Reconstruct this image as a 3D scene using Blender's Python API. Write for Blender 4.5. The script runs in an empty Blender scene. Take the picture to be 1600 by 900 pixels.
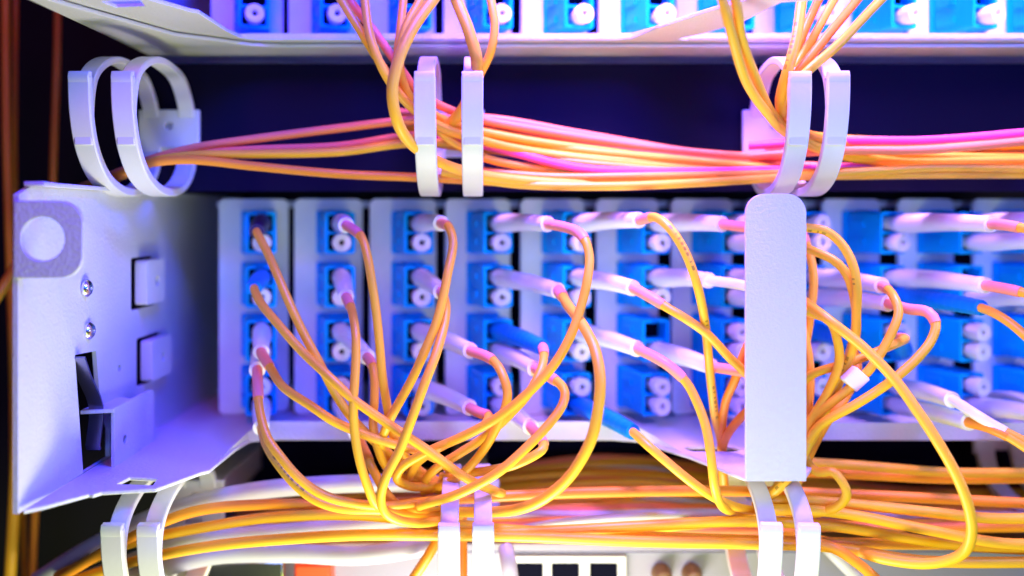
import bpy, bmesh, math, random
from mathutils import Vector, Matrix

S = 0.0012            # one working unit is 1.2 mm
F = 1400.0            # focal length in photo pixels
CU, CV = 777.0, 340.0 # principal point of the photo
scene = bpy.context.scene
col = scene.collection

# ------------------------------------------------------------------ camera
cam_d = bpy.data.cameras.new('camera')
cam = bpy.data.objects.new('camera', cam_d)
col.objects.link(cam)
cam.location = (0, 0, 0)
cam.rotation_euler = (math.radians(90), 0, 0)
cam_d.sensor_width = 36
cam_d.lens = F / 1600 * 36
cam_d.shift_x = (800 - CU) / 1600
cam_d.shift_y = -(450 - CV) / 1600
cam_d.clip_start = 0.01
cam_d.clip_end = 10
cam_d.dof.use_dof = True
cam_d.dof.focus_distance = 199 * S
cam_d.dof.aperture_fstop = 4.9
scene.camera = cam

# ------------------------------------------------------------------ world + lamps
w = bpy.data.worlds.new('World')
scene.world = w
w.use_nodes = True
w.node_tree.nodes['Background'].inputs[0].default_value = (0.10, 0.07, 0.35, 1)
w.node_tree.nodes['Background'].inputs[1].default_value = 0.04


def lamp(name, loc, target, size, rgb, spread=180):
    d = bpy.data.lights.new(name, 'AREA')
    d.energy = max(rgb)
    d.color = [c / max(rgb) for c in rgb]
    d.size = size * S
    d.spread = math.radians(spread)
    o = bpy.data.objects.new(name, d)
    col.objects.link(o)
    o.location = Vector(loc) * S
    o.rotation_euler = (Vector(target) - Vector(loc)).to_track_quat('-Z', 'Y').to_euler()
    return o


lamp('side_lamp', (400, 160, -20), (-90, 198, -25), 50, (0.008, 0.012, 0.020), 40)
lamp('right_lamp', (150, 110, 50), (-80, 240, -20), 60, (0.004, 0.035, 0.42))
lamp('blue_top_lamp', (0, 150, 120), (0, 240, -30), 60, (0.01, 0.05, 1.3))
lamp('violet_top_lamp', (22, 189, 125), (38, 232, -5), 40, (0.21, 0.085, 0.28), 75)
lamp('violet_right_lamp', (125, 189, 160), (110, 232, -5), 40, (0.27, 0.13, 0.40), 80)
lamp('magenta_cable_fill', (-50, 50, 170), (20, 220, -10), 50, (0.23, 0.002, 0.18))  # added unseen lamp, pushes the cable tops towards pink
lamp('white_low_lamp', (-5, 95, -170), (0, 220, -30), 90, (0.23, 0.275, 0.035))
lamp('white_right_lamp', (100, 60, -150), (40, 220, -60), 60, (0.18, 0.22, 0.025))
lamp('white_under_lamp', (0, 180, -150), (0, 215, 46), 60, (0.48, 0.46, 0.42))
lamp('front_lamp', (40, -250, 0), (40, 225, -20), 100, (0.036, 0.060, 0.18), 60)
lamp('top_right_fill', (230, 120, 150), (60, 245, -10), 50, (0.26, 0.22, 0.32))  # unseen lamp added to lift the right plates, tongue and front lip

scene.view_settings.view_transform = 'Standard'
scene.view_settings.look = 'None'
scene.view_settings.exposure = -0.12
scene.render.engine = 'CYCLES'


# ------------------------------------------------------------------ materials
def mat(name, color, rough=0.45, metallic=0.0, spec=0.5, bump=0.0, bscale=900, sss=0.0, coat=0.0, vary=0.0):
    m = bpy.data.materials.new(name)
    m.use_nodes = True
    nt = m.node_tree
    b = nt.nodes['Principled BSDF']
    b.inputs['Base Color'].default_value = (*color, 1)
    b.inputs['Roughness'].default_value = rough
    b.inputs['Metallic'].default_value = metallic
    b.inputs['Specular IOR Level'].default_value = spec
    if coat:
        b.inputs['Coat Weight'].default_value = coat
        b.inputs['Coat Roughness'].default_value = 0.25
    if sss:
        b.inputs['Subsurface Weight'].default_value = sss
        b.inputs['Subsurface Radius'].default_value = (0.002, 0.002, 0.002)
    tc = nt.nodes.new('ShaderNodeTexCoord')
    if vary:
        n = nt.nodes.new('ShaderNodeTexNoise')
        n.inputs['Scale'].default_value = 70
        n.inputs['Detail'].default_value = 4
        nt.links.new(tc.outputs['Object'], n.inputs['Vector'])
        mx = nt.nodes.new('ShaderNodeMix')
        mx.data_type = 'RGBA'
        mx.inputs['A'].default_value = (*[c * (1 - vary) for c in color], 1)
        mx.inputs['B'].default_value = (*[min(1, c * (1 + vary)) for c in color], 1)
        nt.links.new(n.outputs['Fac'], mx.inputs['Factor'])
        nt.links.new(mx.outputs['Result'], b.inputs['Base Color'])
    if bump:
        n2 = nt.nodes.new('ShaderNodeTexNoise')
        n2.inputs['Scale'].default_value = bscale
        n2.inputs['Detail'].default_value = 2
        nt.links.new(tc.outputs['Object'], n2.inputs['Vector'])
        bp = nt.nodes.new('ShaderNodeBump')
        bp.inputs['Strength'].default_value = bump
        bp.inputs['Distance'].default_value = 0.0004
        nt.links.new(n2.outputs['Fac'], bp.inputs['Height'])
        nt.links.new(bp.outputs['Normal'], b.inputs['Normal'])
    return m


def cable_mat(name, color, printed=False):
    m = mat(name, color, rough=0.4, spec=0.32, coat=0.06)
    nt = m.node_tree
    b = nt.nodes['Principled BSDF']
    tc = nt.nodes['Texture Coordinate']
    n = nt.nodes.new('ShaderNodeTexNoise')
    n.inputs['Scale'].default_value = 45
    nt.links.new(tc.outputs['Object'], n.inputs['Vector'])
    mx = nt.nodes.new('ShaderNodeMix')
    mx.data_type = 'RGBA'
    mx.inputs['A'].default_value = (color[0] * 0.95, color[1] * 0.86, color[2] * 0.9, 1)
    mx.inputs['B'].default_value = (min(1, color[0] * 1.03), color[1] * 1.1, color[2] * 1.1, 1)
    nt.links.new(n.outputs['Fac'], mx.inputs['Factor'])
    out = mx.outputs['Result']
    if printed:     # the small black jacket print: ticks along the length on one side
        uv = nt.nodes.new('ShaderNodeSeparateXYZ')
        nt.links.new(tc.outputs['UV'], uv.inputs[0])
        n1 = nt.nodes.new('ShaderNodeTexNoise')
        n1.noise_dimensions = '1D'
        n1.inputs['Scale'].default_value = 0.9
        n1.inputs['Detail'].default_value = 0
        nt.links.new(uv.outputs['X'], n1.inputs['W'])
        g1 = nt.nodes.new('ShaderNodeMath'); g1.operation = 'GREATER_THAN'; g1.inputs[1].default_value = 0.53
        nt.links.new(n1.outputs['Fac'], g1.inputs[0])
        n2 = nt.nodes.new('ShaderNodeTexNoise')
        n2.noise_dimensions = '1D'
        n2.inputs['Scale'].default_value = 0.07
        n2.inputs['Detail'].default_value = 0
        nt.links.new(uv.outputs['X'], n2.inputs['W'])
        g2 = nt.nodes.new('ShaderNodeMath'); g2.operation = 'GREATER_THAN'; g2.inputs[1].default_value = 0.55
        nt.links.new(n2.outputs['Fac'], g2.inputs[0])
        cmpn = nt.nodes.new('ShaderNodeMath'); cmpn.operation = 'COMPARE'
        cmpn.inputs[1].default_value = 0.5; cmpn.inputs[2].default_value = 0.055
        nt.links.new(uv.outputs['Y'], cmpn.inputs[0])
        m1 = nt.nodes.new('ShaderNodeMath'); m1.operation = 'MULTIPLY'
        m2 = nt.nodes.new('ShaderNodeMath'); m2.operation = 'MULTIPLY'
        nt.links.new(g1.outputs[0], m1.inputs[0]); nt.links.new(g2.outputs[0], m1.inputs[1])
        nt.links.new(m1.outputs[0], m2.inputs[0]); nt.links.new(cmpn.outputs[0], m2.inputs[1])
        m3 = nt.nodes.new('ShaderNodeMath'); m3.operation = 'MULTIPLY'; m3.inputs[1].default_value = 0.55
        nt.links.new(m2.outputs[0], m3.inputs[0])
        mp = nt.nodes.new('ShaderNodeMix'); mp.data_type = 'RGBA'
        mp.inputs['B'].default_value = (0.05, 0.025, 0.02, 1)
        nt.links.new(m3.outputs[0], mp.inputs['Factor'])
        nt.links.new(out, mp.inputs['A'])
        out = mp.outputs['Result']
    nt.links.new(out, b.inputs['Base Color'])
    return m


M = {
    'paint': mat('powder_coated_steel', (0.60, 0.60, 0.64), 0.5, bump=0.55, bscale=1100, vary=0.03),
    'plate': mat('white_module_plastic', (0.86, 0.86, 0.88), 0.45, bump=0.1, vary=0.13),
    'plastic': mat('white_ring_plastic', (0.67, 0.66, 0.69), 0.42, bump=0.08, vary=0.03),
    'boot': mat('milky_boot_rubber', (0.90, 0.93, 0.96), 0.32, coat=0.25),
    'cap': mat('white_cap_plastic', (0.95, 0.94, 0.97), 0.35),
    'blue': mat('blue_adapter_plastic', (0.0, 0.42, 1.0), 0.42, spec=0.12, bump=0.05, vary=0.06),
    'blueboot': mat('blue_boot_rubber', (0.0, 0.25, 0.85), 0.42, spec=0.2),
    'darkboot': mat('dark_boot_rubber', (0.035, 0.02, 0.07), 0.4),
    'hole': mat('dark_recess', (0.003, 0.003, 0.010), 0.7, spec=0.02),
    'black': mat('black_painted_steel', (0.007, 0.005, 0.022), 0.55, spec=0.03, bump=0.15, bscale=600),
    'wall': mat('black_backdrop', (0.006, 0.005, 0.009), 0.8),
    'steel': mat('bright_zinc', (0.80, 0.80, 0.82), 0.22, metallic=1.0),
    'spring': mat('blued_spring_steel', (0.28, 0.27, 0.40), 0.33, metallic=1.0),
    'grey': mat('switch_grey_paint', (0.27, 0.245, 0.34), 0.5, bump=0.15, vary=0.05),
    'red': mat('red_plastic', (0.75, 0.08, 0.02), 0.4),
    'brass': mat('brass_knob', (0.30, 0.17, 0.09), 0.45, metallic=0.6),
    'label': mat('white_paper_tag', (0.85, 0.83, 0.86), 0.6),
    'yellow': cable_mat('yellow_jacket', (0.94, 0.49, 0.03)),
    'yellowp': cable_mat('printed_yellow_jacket', (0.94, 0.49, 0.03), True),
    'orange': cable_mat('orange_jacket', (0.92, 0.33, 0.025)),
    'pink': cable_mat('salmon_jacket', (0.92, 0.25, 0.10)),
    'sleeve': cable_mat('salmon_sleeve', (0.92, 0.32, 0.22)),
    'magenta': cable_mat('magenta_lit_jacket', (0.85, 0.10, 0.36)),  # magenta cast of the light put into the jacket colour
    'lilac': cable_mat('white_jacket', (0.50, 0.48, 0.53)),
}


# ------------------------------------------------------------------ helpers
def P(u, v, y):
    return Vector(((u - CU) * y / F, y, -(v - CV) * y / F))


def thing(name, label, cat, loc=(0, 0, 0), rotz=0.0, group=None):
    o = bpy.data.objects.new(name, None)
    o.empty_display_size = 0.005
    col.objects.link(o)
    o.location = Vector(loc) * S
    o.rotation_euler = (0, 0, rotz)
    o['label'] = label
    o['category'] = cat
    if group:
        o['group'] = group
    return o


def tag(o, label, cat, group=None, kind=None):
    if label: o['label'] = label
    if cat: o['category'] = cat
    if group: o['group'] = group
    if kind: o['kind'] = kind
    return o


def build(name, bm, m, parent=None, origin=(0, 0, 0), local=False, smooth=True, bevel=0.0, label=None):
    """link bm (in working units) as one mesh object; a child is placed relative to its parent"""
    bmesh.ops.recalc_face_normals(bm, faces=bm.faces)
    me = bpy.data.meshes.new(name)
    og = Vector(origin)
    if parent is not None and not local:
        og = parent['_o'] if '_o' in parent else Vector(parent.location) / S
        og = Vector(og)
    for v in bm.verts:
        v.co = (v.co - og) * S
    bm.to_mesh(me)
    bm.free()
    me.materials.append(M[m] if isinstance(m, str) else m)
    if smooth:
        me.shade_smooth()
        try:
            me.set_sharp_from_angle(angle=math.radians(38))
        except Exception:
            pass
    o = bpy.data.objects.new(name, me)
    col.objects.link(o)
    if parent is not None:
        o.parent = parent
    else:
        o.location = og * S
    if bevel:
        b = o.modifiers.new('bevel', 'BEVEL')
        b.width = bevel * S
        b.segments = 2
        b.limit_method = 'ANGLE'
        b.angle_limit = math.radians(40)
    if label:
        o['label'] = label
    return o


def box(bm, x0, x1, y0, y1, z0, z1):
    vs = [bm.verts.new((x, y, z)) for x in (x0, x1) for y in (y0, y1) for z in (z0, z1)]
    for f in ((0, 1, 3, 2), (4, 6, 7, 5), (0, 4, 5, 1), (2, 3, 7, 6), (0, 2, 6, 4), (1, 5, 7, 3)):
        bm.faces.new([vs[i] for i in f])


def rounded(x0, x1, z0, z1, r, corners='1111', n=5):
    """rounded rectangle outline; corners in order bl, br, tr, tl"""
    pts = []
    cs = [((x0 + r, z0 + r), 180, (x0, z0)), ((x1 - r, z0 + r), 270, (x1, z0)),
          ((x1 - r, z1 - r), 0, (x1, z1)), ((x0 + r, z1 - r), 90, (x0, z1))]
    for (c, a0, k), on in zip(cs, corners):
        if on == '1':
            for i in range(n + 1):
                a = math.radians(a0 + 90 * i / n)
                pts.append((c[0] + r * math.cos(a), c[1] + r * math.sin(a)))
        else:
            pts.append(k)
    return pts


def circle(cx, cz, r, n=24):
    return [(cx + r * math.cos(2 * math.pi * i / n), cz + r * math.sin(2 * math.pi * i / n)) for i in range(n)]


def sheet(bm, outer, holes, fn, thick):
    """a flat sheet with holes; fn(a, b) -> point, thick = offset vector"""
    edges = []
    for loop in [outer] + list(holes):
        vs = [bm.verts.new(fn(a, b)) for a, b in loop]
        edges += [bm.edges.new((vs[i], vs[(i + 1) % len(vs)])) for i in range(len(vs))]
    r = bmesh.ops.triangle_fill(bm, edges=edges, use_beauty=True, use_dissolve=False)
    faces = [g for g in r['geom'] if isinstance(g, bmesh.types.BMFace)]
    bmesh.ops.recalc_face_normals(bm, faces=faces)
    e = bmesh.ops.extrude_face_region(bm, geom=faces)
    nv = [g for g in e['geom'] if isinstance(g, bmesh.types.BMVert)]
    bmesh.ops.translate(bm, verts=nv, vec=Vector(thick))


def strip(bm, path, width, thick, fn):
    """a flat strip of width along the first axis sweeping a 2D path; fn(x, a, b) -> point"""
    n = len(path)
    rings = []
    for i, p in enumerate(path):
        a = Vector(path[max(0, i - 1)]); b = Vector(path[min(n - 1, i + 1)])
        t = (b - a).normalized()
        nn = Vector((-t.y, t.x)) * thick / 2
        p = Vector(p)
        rings.append([bm.verts.new(fn(x, *(p + s * nn))) for x, s in
                      ((-width / 2, -1), (width / 2, -1), (width / 2, 1), (-width / 2, 1))])
    for i in range(n - 1):
        for k in range(4):
            bm.faces.new((rings[i][k], rings[i][(k + 1) % 4], rings[i + 1][(k + 1) % 4], rings[i + 1][k]))
    bm.faces.new(rings[0][::-1]); bm.faces.new(rings[-1])


def spline(pts, step=1.6):
    """Catmull-Rom (centripetal-ish) through 3D points, resampled"""
    pts = [Vector(p) for p in pts]
    if len(pts) == 2:
        pts = [pts[0], (pts[0] + pts[1]) / 2, pts[1]]
    ext = [pts[0] * 2 - pts[1]] + pts + [pts[-1] * 2 - pts[-2]]
    out = []
    for i in range(1, len(ext) - 2):
        p0, p1, p2, p3 = ext[i - 1:i + 3]
        t0 = 0.0
        t1 = t0 + max((p1 - p0).length, 1e-4) ** 0.5
        t2 = t1 + max((p2 - p1).length, 1e-4) ** 0.5
        t3 = t2 + max((p3 - p2).length, 1e-4) ** 0.5
        n = max(2, int((p2 - p1).length / step))
        for k in range(n):
            t = t1 + (t2 - t1) * k / n
            a1 = p0 * ((t1 - t) / (t1 - t0)) + p1 * ((t - t0) / (t1 - t0))
            a2 = p1 * ((t2 - t) / (t2 - t1)) + p2 * ((t - t1) / (t2 - t1))
            a3 = p2 * ((t3 - t) / (t3 - t2)) + p3 * ((t - t2) / (t3 - t2))
            b1 = a1 * ((t2 - t) / (t2 - t0)) + a2 * ((t - t0) / (t2 - t0))
            b2 = a2 * ((t3 - t) / (t3 - t1)) + a3 * ((t - t1) / (t3 - t1))
            out.append(b1 * ((t2 - t) / (t2 - t1)) + b2 * ((t - t1) / (t2 - t1)))
    out.append(pts[-1])
    return out


def tube(bm, pts, rad, seg=12, cap=True, roll=0.0):
    """sweep a circle along pts; rad is a number or a list; writes UV (length, angle)"""
    uvl = bm.loops.layers.uv.verify()
    n = len(pts)
    rs = rad if isinstance(rad, (list, tuple)) else [rad] * n
    t0 = (pts[1] - pts[0]).normalized()
    up = Vector((0, 0, 1)) if abs(t0.z) < 0.9 else Vector((0, 1, 0))
    nn = (up - t0 * up.dot(t0)).normalized()
    prev_t = t0
    L = 0.0
    rings, lens = [], []
    for i in range(n):
        t = (pts[min(n - 1, i + 1)] - pts[max(0, i - 1)])
        t = t.normalized() if t.length > 1e-6 else prev_t
        q = prev_t.rotation_difference(t)
        nn = q @ nn
        nn = (nn - t * nn.dot(t)).normalized()
        bb = t.cross(nn)
        prev_t = t
        if i: L += (pts[i] - pts[i - 1]).length
        lens.append(L)
        rings.append([bm.verts.new(pts[i] + (nn * math.cos(roll + 2 * math.pi * k / seg) + bb * math.sin(roll + 2 * math.pi * k / seg)) * rs[i])
                      for k in range(seg)])
    for i in range(n - 1):
        for k in range(seg):
            f = bm.faces.new((rings[i][k], rings[i][(k + 1) % seg], rings[i + 1][(k + 1) % seg], rings[i + 1][k]))
            for lp, (a, b) in zip(f.loops, ((i, k), (i, k + 1), (i + 1, k + 1), (i + 1, k))):
                lp[uvl].uv = (lens[a], b / seg)
    if cap:
        bm.faces.new(rings[0][::-1]); bm.faces.new(rings[-1])


def lathe(bm, prof, origin, axis, seg=20):
    """revolve (distance, radius) pairs about an axis"""
    axis = Vector(axis).normalized()
    up = Vector((0, 0, 1)) if abs(axis.z) < 0.9 else Vector((0, 1, 0))
    a = (up - axis * up.dot(axis)).normalized(); b = axis.cross(a)
    o = Vector(origin)
    rings = [[bm.verts.new(o + axis * d + (a * math.cos(2 * math.pi * k / seg) + b * math.sin(2 * math.pi * k / seg)) * r)
              for k in range(seg)] for d, r in prof]
    for i in range(len(rings) - 1):
        for k in range(seg):
            bm.faces.new((rings[i][k], rings[i][(k + 1) % seg], rings[i + 1][(k + 1) % seg], rings[i + 1][k]))
    bm.faces.new(rings[0][::-1]); bm.faces.new(rings[-1])


ORD = ['', 'first', 'second', 'third', 'fourth', 'fifth', 'sixth', 'seventh', 'eighth', 'ninth', 'tenth', 'eleventh']
ROW = ['', 'top', 'second', 'third', 'bottom']

# ------------------------------------------------------------------ setting
bm = bmesh.new()
box(bm, -420, 420, 330, 333, -300, 320)
tag(build('backdrop', bm, 'wall', origin=(0, 330, 0)), 'black depth of the cabinet behind all the equipment', None, kind='structure')


def manager_panel(z0, z1, label, y=238.5):
    bm = bmesh.new()
    sheet(bm, [(-101, z0), (190, z0), (190, z1), (-101, z1)], [], lambda a, b: (a, y, b), (0, 1.5, 0))
    o = build('manager_panel', bm, 'black', origin=(0, y, z0))
    tag(o, label, 'panel')
    return o


manager_panel(7.0, 41.0, 'dark glossy steel panel behind the upper row of white cable rings')
manager_panel(-86.2, -59.8, 'black steel panel behind the lower cable bundle, under the tray edge', 284)


# ------------------------------------------------------------------ trays
def tray(dy, dz, label, lip_k=1.0, slim=False):
    root = thing('patch_tray', label, 'patch tray', (0, 232 + dy, -58 + dz))

    def sh(p): return (p[0], p[1] + dy, p[2] + dz)
    # floor with a tongue at the left and another one in the middle; the slots in the tongues are real holes
    outer = [(-92.4, 310), (-92.6, 175), (-90, 177.5), (-84.5, 185.5), (-83.5, 185.2), (-82.5, 187), (-72, 189.2), (-66.5, 201.5), (-65.2, 203), (-64.8, 222),
             (-63.5, 231), (-60, 233), (30, 233), (36, 231), (46, 215), (54.2, 197), (67.6, 197), (72, 205), (74.5, 222), (80, 233), (190, 233), (190, 310)]
    if slim:   # the upper tray's tongue is a narrow strip that reaches further forward
        i0, i1 = outer.index((36, 231)), outer.index((80, 233))
        outer[i0:i1] = [(33, 231.5), (38.5, 217), (45, 203), (52.5, 188.5), (67.6, 188.5), (66.8, 190.5), (59, 193), (56, 212), (50.5, 224), (45, 231.5), (48, 233)]
    hole1 = [(-82.0, 192.2), (-73.6, 191.2), (-74.4, 196.6), (-81.0, 197.6)]
    hole2 = rounded(46.5, 60, 219, 224, 2.4)
    bm = bmesh.new()
    sheet(bm, outer, [hole1] if slim else [hole1, hole2], lambda a, b: sh((a, b, -58)), (0, 0, 0.9))
    build('floor', bm, 'paint', root, bevel=0.2)
    # upturned front lip
    bm = bmesh.new()
    lip_end = [(30, 233.6), (33.4, 231.8), (38, 218.5)] if slim else [(30, 233.6), (36.6, 231.2), (45.5, 217.5)]
    lip = [(-65.6, 204), (-65.2, 222), (-63.9, 231), (-60.2, 233.6)] + lip_end
    hts = [0.2, 1.2, 2.6, 4.6, 4.6, 3.6, 0.4]
    vs = []
    for (x, y), h in zip(lip, [max(0.2, q * lip_k) for q in hts]):
        vs.append([bm.verts.new(sh((x, y + o, z))) for o, z in ((0, -57.6), (-1.0, -57.6), (-1.0, -57.6 + h), (0, -57.6 + h))])
    for i in range(len(vs) - 1):
        for k in range(4):
            bm.faces.new((vs[i][k], vs[i][(k + 1) % 4], vs[i + 1][(k + 1) % 4], vs[i + 1][k]))
    bm.faces.new(vs[0]); bm.faces.new(vs[-1][::-1])
    box(bm, 48 if slim else 80, 190, 232 + dy, 233 + dy, -57.6 + dz, -57.6 + 4.4 * lip_k + dz)
    build('front_lip', bm, 'paint', root, bevel=0.15)
    # side wall with cut-outs
    out = [(175, -57.9), (320, -57.9), (320, 6.2), (179, 6.2), (175.2, 4.5), (175, -14)]
    holes = [rounded(225.5, 241, -23.5, -10.2, 0.8), rounded(229, 246, -43.5, -31, 0.8), circle(218.7, -36.7, 0.9, 12),
             [(195.6, -30.0), (206, -30.6), (207.5, -40), (213, -50), (213, -56.8), (199.5, -56.8)]]

    def wx(y): return -92.2 - (max(0, 188 - y) * 0.11)
    bm = bmesh.new()
    sheet(bm, out, holes, lambda a, b: sh((wx(a), a, b)), (-1.0, 0, 0))
    sw = build('side_wall', bm, 'paint', root, smooth=False)
    bm = bmesh.new()
    sheet(bm, [(-93.6, 177), (-89.5, 177), (-91.0, 186), (-90.9, 320), (-93.2, 320)], [], lambda a, b: sh((a, b, 6.25)), (0, 0, 0.9))
    build('top_flange', bm, 'paint', root, bevel=0.2)
    # captive nuts behind the square cut-outs
    for (y0, y1, z0, z1) in ((229.0, 241.6, -22.4, -11.0), (232.6, 246.6, -42.6, -32)):
        bm = bmesh.new()
        sheet(bm, rounded(y0, y1, z0, z1, 1.0), [circle((y0 + y1) / 2 + 1, (z0 + z1) / 2, 1.4, 12)], lambda a, b: sh((-92.6, a, b)), (3.0, 0, 0))
        build('clip_nut', bm, 'plastic', root, bevel=0.25)
    for (y, z) in ((200.6, -15.8), (201.8, -25.5)):
        bm = bmesh.new()
        lathe(bm, [(0, 2.0), (0.5, 2.0), (1.1, 1.5), (1.4, 0.8), (1.4, 0.5), (0.7, 0.4)], sh((-92.2, y, z)), (1, 0, 0), 18)
        build('screw', bm, 'steel', root)
    # square ear with its round hole, facing the front
    bm = bmesh.new()
    sheet(bm, rounded(-94.3, -80.7, -11.9, 3.3, 4.5, '0110', 7), [circle(-88.6, -4.15, 4.25, 32)], lambda a, b: sh((a, 174.6, b)), (0, 0.9, 0))
    build('ear_plate', bm, 'paint', root, bevel=0.25)
    # spring blade in the slot
    bm = bmesh.new()
    pth = [(195.6, -30.5), (198.5, -35), (203.2, -40.6), (204.6, -43.0), (204.8, -46), (203.0, -51.5), (203.4, -52.6)]
    strip(bm, [(a, b) for a, b in pth], 3.6, 0.5, lambda x, a, b: sh((-91.6 + x * 0.9, a, b)))
    build('spring_blade', bm, 'spring', root)
    # angle bracket on the floor beside the wall
    bm = bmesh.new()
    sheet(bm, rounded(205, 229, -57.6, -43.6, 2.2, '0010'), [circle(211, -52.2, 1.1, 14)], lambda a, b: sh((-88.4, a, b)), (0.8, 0, 0))
    sheet(bm, [(-94.5, 203), (-87.7, 204.6), (-87.7, 216), (-91, 218), (-94.5, 218)], [], lambda a, b: sh((a, b, -44.6)), (0, 0, 0.9))
    build('angle_bracket', bm, 'paint', root, bevel=0.25)
    # upright bracket at the tip of the middle tongue
    bm = bmesh.new()
    sheet(bm, rounded(54.4, 67.6, -57.7, 5.2, 4.2, '0011', 8), [], lambda a, b: sh((a, 187.5 if slim else 196.0, b)), (0, 1.1, 0))
    bk = build('front_bracket', bm, 'paint', root, bevel=0.3)
    # rail above the modules, and the rear wall
    bm = bmesh.new()
    box(bm, -84, 190, 268 + dy, 270 + dy, 3.0 + dz, 5.0 + dz)
    build('top_rail', bm, 'paint', root, bevel=0.2)
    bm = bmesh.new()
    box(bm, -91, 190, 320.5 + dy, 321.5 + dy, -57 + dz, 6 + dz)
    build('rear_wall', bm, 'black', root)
    return root


UP_Y, UP_Z, UP_FLOOR = -7.0, 105.0, 102.6
tray(0, 0, 'white steel patch tray in the middle with left wall, screws and tongue bracket')
tray(UP_Y, UP_FLOOR, 'upper white steel patch tray cut by the top edge, seen from below', 0.3, True)

# fixed shell sheet under the upper tray
bm = bmesh.new()
sheet(bm, [(-93.4, 176), (-90, 178), (-86, 190), (-77, 214), (-62, 226.5), (-55, 228.2), (190, 228.2), (190, 284), (-93.4, 284)], [],
      lambda a, b: (a, b, 43.4), (0, 0, 0.9))
tag(build('shelf_sheet', bm, 'paint', origin=(0, 230, 46), bevel=0.2), 'plain white sheet metal shelf under the upper tray, just above the rings', 'shelf')

# ------------------------------------------------------------------ adapter modules
YAW = math.radians(17.5)
X0, Y0, PITCH = -80.0, 257.5, 21.72
ROWZ = [None, -4.2, -19.0, -33.8, -48.6]
PORT = {'U': 2.6, 'L': -2.6}
AX = 11.0


def make_module(label):
    root = thing('adapter_module', label, 'adapter module', (X0, Y0, -57), YAW, 'adapter modules in the trays')
    root['_o'] = (0, 0, 0)
    zb = -57
    bm = bmesh.new()
    holes = [rounded(AX - 3.6, AX + 3.6, z - 4.9 - zb, z + 4.9 - zb, 0.6) for z in ROWZ[1:]]
    sheet(bm, rounded(0, 19.6, 0.2, 5.4 - zb, 1.8), holes, lambda a, b: (a, 0, b), (0, 1.3, 0))
    build('face_plate', bm, 'plate', root, local=True, bevel=0.3)
    for z in ROWZ[1:]:
        bm = bmesh.new()
        zz = z - zb
        # flange
        sheet(bm, rounded(AX - 4.9, AX + 4.9, zz - 6.2, zz + 6.2, 0.8), [rounded(AX - 4.0, AX + 4.0, zz - 5.5, zz + 5.5, .5)], lambda a, b: (a, -1.5, b), (0, 1.4, 0))
        # body shell with two port openings
        ports = [rounded(AX - 3.2, AX + 3.2, zz + s - 2.25, zz + s + 2.25, 0.4) for s in (-2.6, 2.6)]
        slots = [rounded(AX - 1.1, AX + 1.1, zz + 4.75, zz + 5.3, 0.2)]
        sheet(bm, rounded(AX - 4.2, AX + 4.2, zz - 5.8, zz + 5.8, 0.9), ports + slots, lambda a, b: (a, -15, b), (0, 15.5, 0))
        # side ribs and a latch bump
        box(bm, AX - 4.7, AX - 4.19, -9, -3, zz - 3.4, zz - 1.6)
        box(bm, AX - 4.7, AX - 4.19, -9, -3, zz + 1.6, zz + 3.4)
        box(bm, AX - 2.0, AX + 2.0, -7.5, -2.5, zz + 5.79, zz + 6.4)
        ad = build('adapter', bm, 'blue', root, local=True, bevel=0.22)
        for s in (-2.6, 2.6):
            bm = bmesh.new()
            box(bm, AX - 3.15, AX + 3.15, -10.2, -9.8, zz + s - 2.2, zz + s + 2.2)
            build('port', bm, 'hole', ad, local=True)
    return root


def copy_tree(o, parent=None):
    c = o.copy()
    col.objects.link(c)
    if parent: c.parent = parent
    for ch in list(o.children):
        copy_tree(ch, c)
    return c


modules = {}
proto = None
for tr, (dy, dz, word) in {'mid': (0, 0, 'middle tray'), 'top': (UP_Y, UP_Z, 'upper tray')}.items():
    for c in range(1, 13):
        lab = 'white plate of four blue adapters, ' + (ORD[c] + ' column from the left in the ' if c < 12 else 'rightmost half hidden column in the ') + word
        if proto is None:
            m = proto = make_module(lab)
        else:
            m = copy_tree(proto)
        m.location = Vector((X0 + (c - 1) * PITCH, Y0 + dy, -57 + dz)) * S
        m['label'] = lab
        modules[(tr, c)] = m
if '_o' in proto:
    for m in modules.values():
        del m['_o']

NV = Vector((math.sin(YAW), -math.cos(YAW), 0))
TV = Vector((math.cos(YAW), math.sin(YAW), 0))


def port_point(c, r, p, out=12.0, tr='mid'):
    dy, dz = (0, 0) if tr == 'mid' else (UP_Y, UP_Z)
    return Vector((X0 + (c - 1) * PITCH, Y0 + dy, ROWZ[r] + dz + PORT[p])) + TV * AX + NV * out


# ------------------------------------------------------------------ dust caps
cap_proto = None


def dust_cap(c, r, p, tr='mid'):
    global cap_proto
    loc = port_point(c, r, p, 10.2, tr)
    if cap_proto is None:
        root = thing('dust_cap', '', 'dust cap', loc, YAW, 'white dust caps in empty ports')
        bm = bmesh.new()
        lathe(bm, [(0, 1.5), (2.0, 1.5), (6.4, 2.45), (8.6, 2.55), (9.1, 2.35), (9.15, 1.1), (8.95, 0.75), (6.5, 0.7)], (0, 0, 0), (0, -1, 0), 22)
        build('sleeve', bm, 'cap', root, local=True)
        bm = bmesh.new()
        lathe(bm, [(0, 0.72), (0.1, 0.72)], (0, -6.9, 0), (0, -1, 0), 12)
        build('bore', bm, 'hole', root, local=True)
        cap_proto = root
    else:
        root = copy_tree(cap_proto)
    root.location = loc * S
    root['label'] = 'white dust cap in the %s port of the %s adapter, %s column, %s tray' % (
        'upper' if p == 'U' else 'lower', ROW[r], ORD[c], 'middle' if tr == 'mid' else 'upper')


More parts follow.
